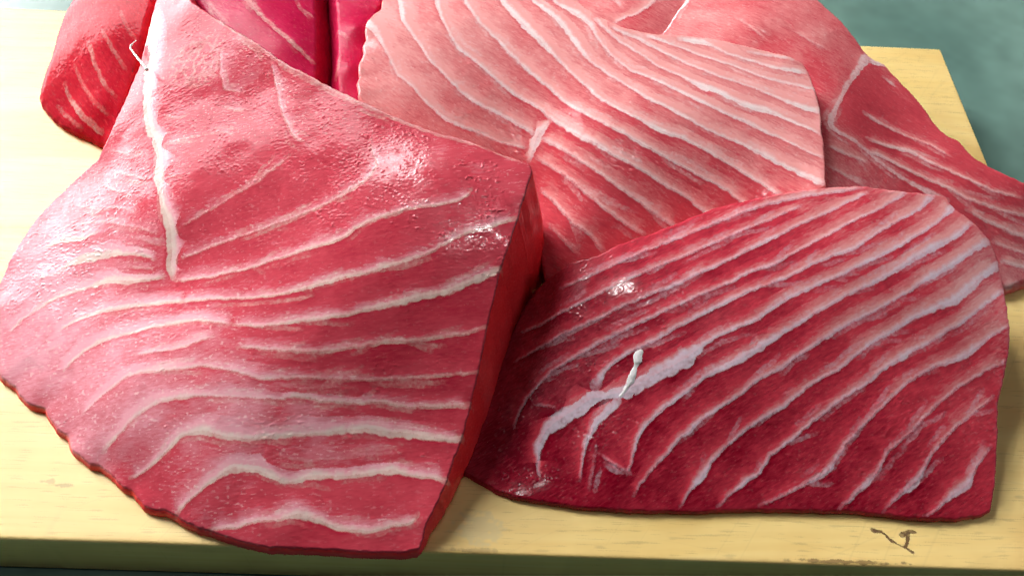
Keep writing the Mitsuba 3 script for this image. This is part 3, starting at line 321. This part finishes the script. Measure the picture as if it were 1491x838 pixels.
def densify(pts, seed):
    p = np.array(pts, float)
    s = np.r_[0, np.cumsum(np.linalg.norm(np.diff(p[:, :2], axis=0), axis=1))]
    t = np.arange(0, s[-1], 0.15)
    q = np.c_[[np.interp(t, s, p[:, k]) for k in range(3)]].T
    k = np.exp(-0.5 * (np.arange(-10, 11) * 0.15 / 0.6) ** 2); k /= k.sum()
    if len(q) > 40:
        pad = np.vstack([q[:1]] * 10 + [q] + [q[-1:]] * 10)
        q = np.c_[[np.convolve(pad[:, c], k, 'valid') for c in range(3)]].T
    # the streak wanders and swells a little, as fat between muscle layers does
    tt = np.c_[t[:len(q)] / 3.0, np.full(len(q), seed * 7.3), np.zeros(len(q))]
    tan = np.gradient(q[:, :2], axis=0); tan /= np.linalg.norm(tan, axis=1, keepdims=True) + 1e-9
    nor = np.c_[-tan[:, 1], tan[:, 0]]
    nor[nor[:, 1] < 0] *= -1
    q[:, :2] += nor * ((meshkit.fbm(tt * 1.3, 2, 5) - 0.5) * 0.7)[:, None]
    q[:, 2] *= 0.75 + 0.55 * meshkit.fbm(tt * 2.0, 2, 9)
    arc = np.minimum(t[:len(q)], t[len(q) - 1] - t[:len(q)])
    return q, nor, np.clip(arc / 3.5, 0, 1)


def block(key, spec, bsdf, seed, edge=2.0, flare=0.0, grain=0.2, ang=0.0, crisp=0.8, side_tone=0.2, soft=2.0, thin=1.0, side_bsdf=None, damp=(), patches=()):
    out = np.array(spec['outline']); inner = np.array(spec['inner'])
    allp = np.vstack([out, inner])
    surf = RBFInterpolator(allp[:, :2], allp[:, 2], kernel='thin_plate_spline', smoothing=2.0)
    loop = smooth_loop(out, H, crisp)
    if shapely.Polygon(loop[:, :2]).exterior.is_ccw is False:
        loop = loop[::-1]
    # ragged knife edge
    d = np.roll(loop, -1, 0) - np.roll(loop, 1, 0); d /= np.linalg.norm(d[:, :2], axis=1, keepdims=True) + 1e-9
    nor = np.c_[d[:, 1], -d[:, 0]]
    loop[:, :2] += nor * ((meshkit.fbm(np.c_[loop[:, :2] / 2.2, np.full(len(loop), seed)], 3, seed) - 0.5) * 0.8)[:, None]
    n = len(loop)
    poly = shapely.Polygon(loop[:, :2]).buffer(0)
    x0, y0, x1, y1 = poly.bounds
    gx, gy = np.meshgrid(np.arange(x0, x1, H), np.arange(y0, y1, H * 0.866))
    gx = gx + (np.arange(gx.shape[0]) % 2)[:, None] * H / 2
    g = np.c_[gx.ravel(), gy.ravel()] + rng.uniform(-0.06, 0.06, (gx.size, 2))
    g = g[shapely.contains_xy(poly.buffer(-0.55 * H), g[:, 0], g[:, 1])]
    xy = np.vstack([loop[:, :2], g])
    tri = Delaunay(xy).simplices
    cen = xy[tri].mean(1)
    tri = tri[shapely.contains_xy(poly, cen[:, 0], cen[:, 1])]
    e1, e2 = xy[tri[:, 1]] - xy[tri[:, 0]], xy[tri[:, 2]] - xy[tri[:, 0]]
    area = e1[:, 0] * e2[:, 1] - e1[:, 1] * e2[:, 0]
    tri[area < 0] = tri[area < 0][:, [0, 2, 1]]
    z = surf(xy)
    r = np.minimum(edge, 0.6 * np.maximum(z, 0.4))
    dist, _ = cKDTree(loop[:, :2]).query(xy); dist[:n] = 0
    q = np.clip(1 - dist / r, 0, 1)
    z = z - r * (1 - np.sqrt(np.maximum(1 - q * q, 0)))
    # walls
    zl = z[:n].copy()
    levels = 36
    W = []
    cx, cy = poly.centroid.x, poly.centroid.y
    fl = flare(nor, loop) if callable(flare) else np.full(n, flare)
    for k in range(1, levels + 1):
        t = k / levels
        zz = zl * (1 - t) + 0.15 * t
        bulge = np.minimum(1.2, 0.12 * zl) * math.sin(math.pi * min(1, t * 1.1)) - 0.5 * t
        off = bulge + fl * t
        W.append(np.c_[loop[:, :2] + nor * off[:, None], zz])
    V = np.vstack([np.c_[xy, z]] + W)
    F = [tri]
    prev = np.arange(n)
    for k in range(levels):
        cur = len(xy) + k * n + np.arange(n)
        a, b = prev, np.roll(prev, -1); c, dd = cur, np.roll(cur, -1)
        F += [np.c_[a, c, b], np.c_[b, c, dd]]
        prev = cur
    F = np.vstack(F); ntop = len(tri)
    # fat field: nearest streak rim; hair-thin side streaks leave and accompany the main ones
    fats = [densify(p, seed * 50 + i) + (cap, halo, i) for i, (p, cap, halo) in enumerate(spec['fat'])]
    main = len(fats)
    r2 = np.random.default_rng(seed + 100)
    for q, nr, *_ in list(fats):
        L = len(q) * 0.15
        if L < 12:
            continue
        for _k in range(int(L / 13 * thin)):
            a = int(r2.uniform(0.05, 0.8) * len(q)); m = int(min(len(q) - a, r2.uniform(5, 24) / 0.15))
            if m < 25:
                continue
            tt = np.linspace(0, 1, m)
            off = (r2.uniform(0.9, 2.6) * r2.choice([-1, 1])) + r2.uniform(-1.5, 1.5) * tt if r2.random() < 0.6 else r2.uniform(1.5, 4.5) * r2.choice([-1, 1]) * tt
            s3 = np.c_[q[a:a + m, :2] + nr[a:a + m] * np.broadcast_to(off, m)[:, None], 0.9 + 0.7 * np.sin(math.pi * tt)]
            e = densify(s3[::8].tolist(), seed * 50 + 500 + len(fats))
            fats.append(e + (r2.uniform(0.30, 0.6), 0.25, len(fats)))
    Q = np.vstack([f[0] for f in fats]); NQ = np.vstack([f[1] for f in fats])
    EF = np.concatenate([f[2] for f in fats])
    idx = np.concatenate([np.full(len(f[0]), f[5]) for f in fats])
    cap = np.concatenate([np.full(len(f[0]), f[3]) for f in fats]); halo = np.concatenate([np.full(len(f[0]), f[4]) for f in fats])
    tree = cKDTree(Q[:, :2])
    PV = np.vstack([xy, np.tile(loop[:, :2], (levels, 1))])      # the fat sheets run straight down into the block
    dd, ii = tree.query(PV, k=24, distance_upper_bound=8.0)
    ok = np.isfinite(dd); ii = np.where(ok, ii, 0)
    up = ((PV[:, None] - Q[ii, :2]) * NQ[ii]).sum(2) > 0
    fade = cap[ii] * (0.35 + 0.65 * EF[ii]) * (0.62 + 0.62 * meshkit.fbm(np.c_[V / 4.0], 2, seed + 21))[:, None] * (0.36 + 0.66 * np.clip(Q[ii, 2] / 3.4, 0, 1))
    val = np.where(ok, np.minimum(0.5 + (Q[ii, 2] * 0.5 - 0.22 * np.minimum(Q[ii, 2], 2.6) - dd) / np.where(up, soft, 0.85), 0.10 + 0.80 * np.minimum(fade, 1.1)), -1.0)
    best = val.argmax(1); ar = np.arange(len(V))
    u = val[ar, best]; which = idx[ii[ar, best]]
    for px, py, rx, ry, k in patches:      # lacy film of fat: pale walls round little red cells
        sd = np.random.default_rng(3).uniform(-1.15, 1.15, (k, 2)) * [rx, ry] + [px, py]
        pd, _ = cKDTree(sd).query(PV + (np.c_[meshkit.fbm(V / 1.5, 2, 61), meshkit.fbm(V / 1.5, 2, 62)] - 0.5) * 1.4, k=2)
        inside = np.clip(1.6 - 1.6 * ((PV[:, 0] - px) ** 4 / rx ** 4 + (PV[:, 1] - py) ** 4 / ry ** 4) + (meshkit.fbm(V / 5.0, 2, 63) - 0.5) * 2, 0, 1)
        web = np.clip(1.15 - (pd[:, 1] - pd[:, 0]) / 1.9, 0, 1) * inside
        u = np.maximum(u, np.where(web > 0.02, 0.06 + 0.32 * web, -1))
    own = np.flatnonzero(idx < main)          # the soft pale margin belongs to the main streaks only
    dn, near = cKDTree(Q[own, :2]).query(PV); near = own[near]
    side = ((PV - Q[near, :2]) * NQ[near]).sum(1)
    rim = np.maximum(np.abs(side) - Q[near, 2] / 2, 0)
    hal = halo[near] * cap[near] * EF[near] * np.where(side > 0, 0.5 * np.exp(-rim / 2.2), -0.14 * np.exp(-rim / 0.8)) * (dn < 7)
    tp = np.array(spec['tone'])
    dt = np.linalg.norm(PV[:, None] - tp[None, :, :2], axis=2)
    w = 1 / (dt ** 2.5 + 30)
    v = (w * tp[:, 2] / 100).sum(1) / w.sum(1) + hal
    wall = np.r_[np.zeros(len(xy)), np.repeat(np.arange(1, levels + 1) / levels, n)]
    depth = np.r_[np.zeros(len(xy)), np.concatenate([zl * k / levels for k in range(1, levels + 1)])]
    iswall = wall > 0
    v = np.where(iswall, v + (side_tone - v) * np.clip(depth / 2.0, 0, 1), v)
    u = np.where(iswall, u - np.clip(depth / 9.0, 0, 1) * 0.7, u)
    # relief: fibre grain, soft undulation, raised fat with a furrow beside it
    ca, sa = math.cos(ang), math.sin(ang)
    A = np.c_[V[:, 0] * ca + V[:, 1] * sa, -V[:, 0] * sa + V[:, 1] * ca, V[:, 2]]
    patch = np.clip(meshkit.fbm(V / 14.0, 2, seed + 3) * 2.4 - 0.6, 0.25, 1.2)
    h = 0.42 * grain * patch * (meshkit.fbm(A / [1.6, 0.55, 0.9], 2, seed) - 0.5) * 2
    bead = np.clip((meshkit.noise(A / [0.80, 0.55, 0.7], seed + 40) - 0.66) / 0.22, 0, 1)
    for wx, wy, wr in damp:
        bead = bead * (1 + 1.6 * np.exp(-((V[:, 0] - wx) ** 2 + (V[:, 1] - wy) ** 2) / wr ** 2))
    h += 0.15 * bead * np.clip(meshkit.fbm(V / 9.0, 3, seed + 41) * 3.0 - 1.15, 0.05, 1)
    h += 0.5 * (meshkit.fbm(V / 11.0, 2, seed + 8) - 0.5)
    fatness = np.clip((u - 0.1) / 0.8, 0, 1)
    h += 0.04 * fatness * (meshkit.fbm(V / 1.1, 2, seed + 4) - 0.5) * 2
    mesh = trimesh.Trimesh(V, F, process=False)
    nv = meshkit.arrays(mesh, True)[2]
    V = V + nv * h[:, None]
    V[:, 2] = np.maximum(V[:, 2], 0.12)
    V /= 1000.0
    nv = meshkit.arrays(trimesh.Trimesh(V, F, process=False), True)[2]
    uv = np.c_[u, v]

    def add(name, faces, mat=bsdf):
        used, inv = np.unique(faces, return_inverse=True)
        path = meshkit.write_ply((V[used], inv.reshape(-1, 3)), False, uv[used], None, normals=nv[used])
        scene[name] = {'type': 'ply', 'filename': path, 'face_normals': False, 'bsdf': {'type': 'ref', 'id': mat}}

    fu = u[F].mean(1); fw = which[F[:, 0]]
    isfat = (fu > 0.42) & (np.arange(len(F)) < ntop)
    nm = lambda i: f'{key}__fat_streak' + (f'_{i:03d}' if i else '')
    part = 0
    keepflesh = ~isfat
    keepflesh |= isfat & (fw >= main)
    for i in range(main):
        m = isfat & (fw == i)
        rows = np.flatnonzero(m)
        if len(rows) < 60:
            keepflesh |= m
            continue
        used, inv = np.unique(F[rows], return_inverse=True)
        inv = inv.reshape(-1, 3)
        adj = coo_matrix((np.ones(2 * len(inv)), (np.r_[inv[:, 0], inv[:, 1]], np.r_[inv[:, 1], inv[:, 2]])), shape=(len(used),) * 2)
        comp = connected_components(adj, directed=False)[1][inv[:, 0]]
        for c in np.unique(comp):
            sub = rows[comp == c]
            if len(sub) < 80:
                keepflesh[sub] = True
            else:
                add(nm(part), F[sub]); part += 1
    istop = np.arange(len(F)) < ntop
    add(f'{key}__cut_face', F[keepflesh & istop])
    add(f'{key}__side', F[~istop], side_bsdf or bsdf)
    return surf


GROUP = 'raw tuna blocks on the cutting board'


def tuna(key, k, bsdf, seed, label, **kw):
    labels[key] = {'label': label, 'category': 'raw tuna', 'group': GROUP}
    return block(key, BLOCKS[k], bsdf, seed, **kw)


tuna('tuna_block', 'A', 'meat_front', 1, 'broad wedge of raw tuna at front left with a cream seam and white front bands', edge=0.45, grain=0.12, thin=1.5, ang=0.15, side_tone=0.25, side_bsdf='meat_side_glow',
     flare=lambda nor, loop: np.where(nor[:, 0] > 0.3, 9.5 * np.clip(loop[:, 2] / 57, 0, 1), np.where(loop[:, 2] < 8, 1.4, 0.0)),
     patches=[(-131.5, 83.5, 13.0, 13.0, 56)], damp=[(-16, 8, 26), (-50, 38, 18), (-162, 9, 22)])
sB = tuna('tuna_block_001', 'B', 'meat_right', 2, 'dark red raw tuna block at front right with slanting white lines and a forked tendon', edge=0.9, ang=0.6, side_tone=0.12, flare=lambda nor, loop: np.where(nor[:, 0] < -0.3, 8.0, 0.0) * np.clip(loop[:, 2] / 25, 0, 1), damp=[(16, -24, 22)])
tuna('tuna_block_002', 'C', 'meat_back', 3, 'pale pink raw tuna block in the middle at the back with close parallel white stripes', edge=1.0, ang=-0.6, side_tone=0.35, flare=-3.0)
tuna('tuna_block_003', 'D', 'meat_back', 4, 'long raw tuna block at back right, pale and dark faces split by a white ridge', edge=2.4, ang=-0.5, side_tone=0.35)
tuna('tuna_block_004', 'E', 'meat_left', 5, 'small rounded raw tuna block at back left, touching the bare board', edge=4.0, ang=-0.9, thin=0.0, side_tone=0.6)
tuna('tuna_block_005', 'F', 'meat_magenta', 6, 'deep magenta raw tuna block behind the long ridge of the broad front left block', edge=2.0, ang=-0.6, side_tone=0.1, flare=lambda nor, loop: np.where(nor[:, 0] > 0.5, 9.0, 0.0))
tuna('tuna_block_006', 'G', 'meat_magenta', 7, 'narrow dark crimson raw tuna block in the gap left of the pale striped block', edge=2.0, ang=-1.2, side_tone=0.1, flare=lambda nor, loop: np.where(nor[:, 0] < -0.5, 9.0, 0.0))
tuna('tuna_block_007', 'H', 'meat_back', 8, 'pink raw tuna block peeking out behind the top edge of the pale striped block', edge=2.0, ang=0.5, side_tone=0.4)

# ------------------------------------------------------------------ small scraps of fat


def strand(pts, seed):
    """a tapering shred: hulls of spheres along a path, roughened"""
    balls = []
    for x, y, z, r in pts:
        balls.append(manifold3d.Manifold.sphere(r, 20).translate([x, y, z]))
    m = balls[0]
    for a, b in zip(balls, balls[1:]):
        m = m + manifold3d.Manifold.batch_hull([a, b])
    m = m.refine_to_length(0.35)
    mm = m.to_mesh()
    t = trimesh.Trimesh(mm.vert_properties[:, :3], mm.tri_verts)
    trimesh.smoothing.filter_taubin(t, iterations=8)
    t.vertices += t.vertex_normals * ((meshkit.fbm(t.vertices / 1.1, 3, seed) - 0.5) * 1.1)[:, None]
    t.vertices /= 1000.0
    return t


def on(surf, pts, lift=0.0):
    p = np.array(pts, float)
    z = surf(p[:, :2])
    return np.c_[p[:, :2], z + p[:, 2] * 0.35 + p[:, 3] + lift, p[:, 2]]


sc = on(sB, [(45.6, -32.6, 0.9, 0.3), (44.7, -33.6, 1.5, 0.5), (44.6, -35.2, 1.6, 0.5), (44.1, -36.4, 0.9, 0.4), (43.5, -38.3, 0.7, 0.5), (42.7, -40.2, 1.2, 0.4), (42.2, -41.6, 1.3, 0.3), (41.2, -43.2, 0.8, 0.2), (39.8, -45.4, 0.7, 0.0), (38.6, -46.8, 0.45, 0.0)])
scrap = strand(sc, 3)
bed = sB(scrap.vertices[:, :2] * 1000) / 1000
scrap.vertices[:, 2] = bed + (scrap.vertices[:, 2] - bed) * 0.32
scene['fat_scrap'] = mikit.ply(scrap, 'pale_fat', smooth=True)
labels['fat_scrap'] = {'label': 'small white shred of fat with a round head lying on the front right tuna block', 'category': 'fat scrap'}
fb = [(-163.2, 103.0, 41.0, 0.3), (-164.6, 99.5, 41.0, 0.35), (-163.8, 96.8, 41.6, 0.4), (-160.6, 92.6, 42.0, 0.5), (-156.4, 87.2, 42.6, 0.55), (-152.6, 82.4, 43.2, 0.6)]
scene['fat_fibre'] = mikit.ply(strand(fb, 5), 'pale_fat', smooth=True)
labels['fat_fibre'] = {'label': 'thin bent white fibre on the cream seam of the front left tuna block', 'category': 'fat fibre'}
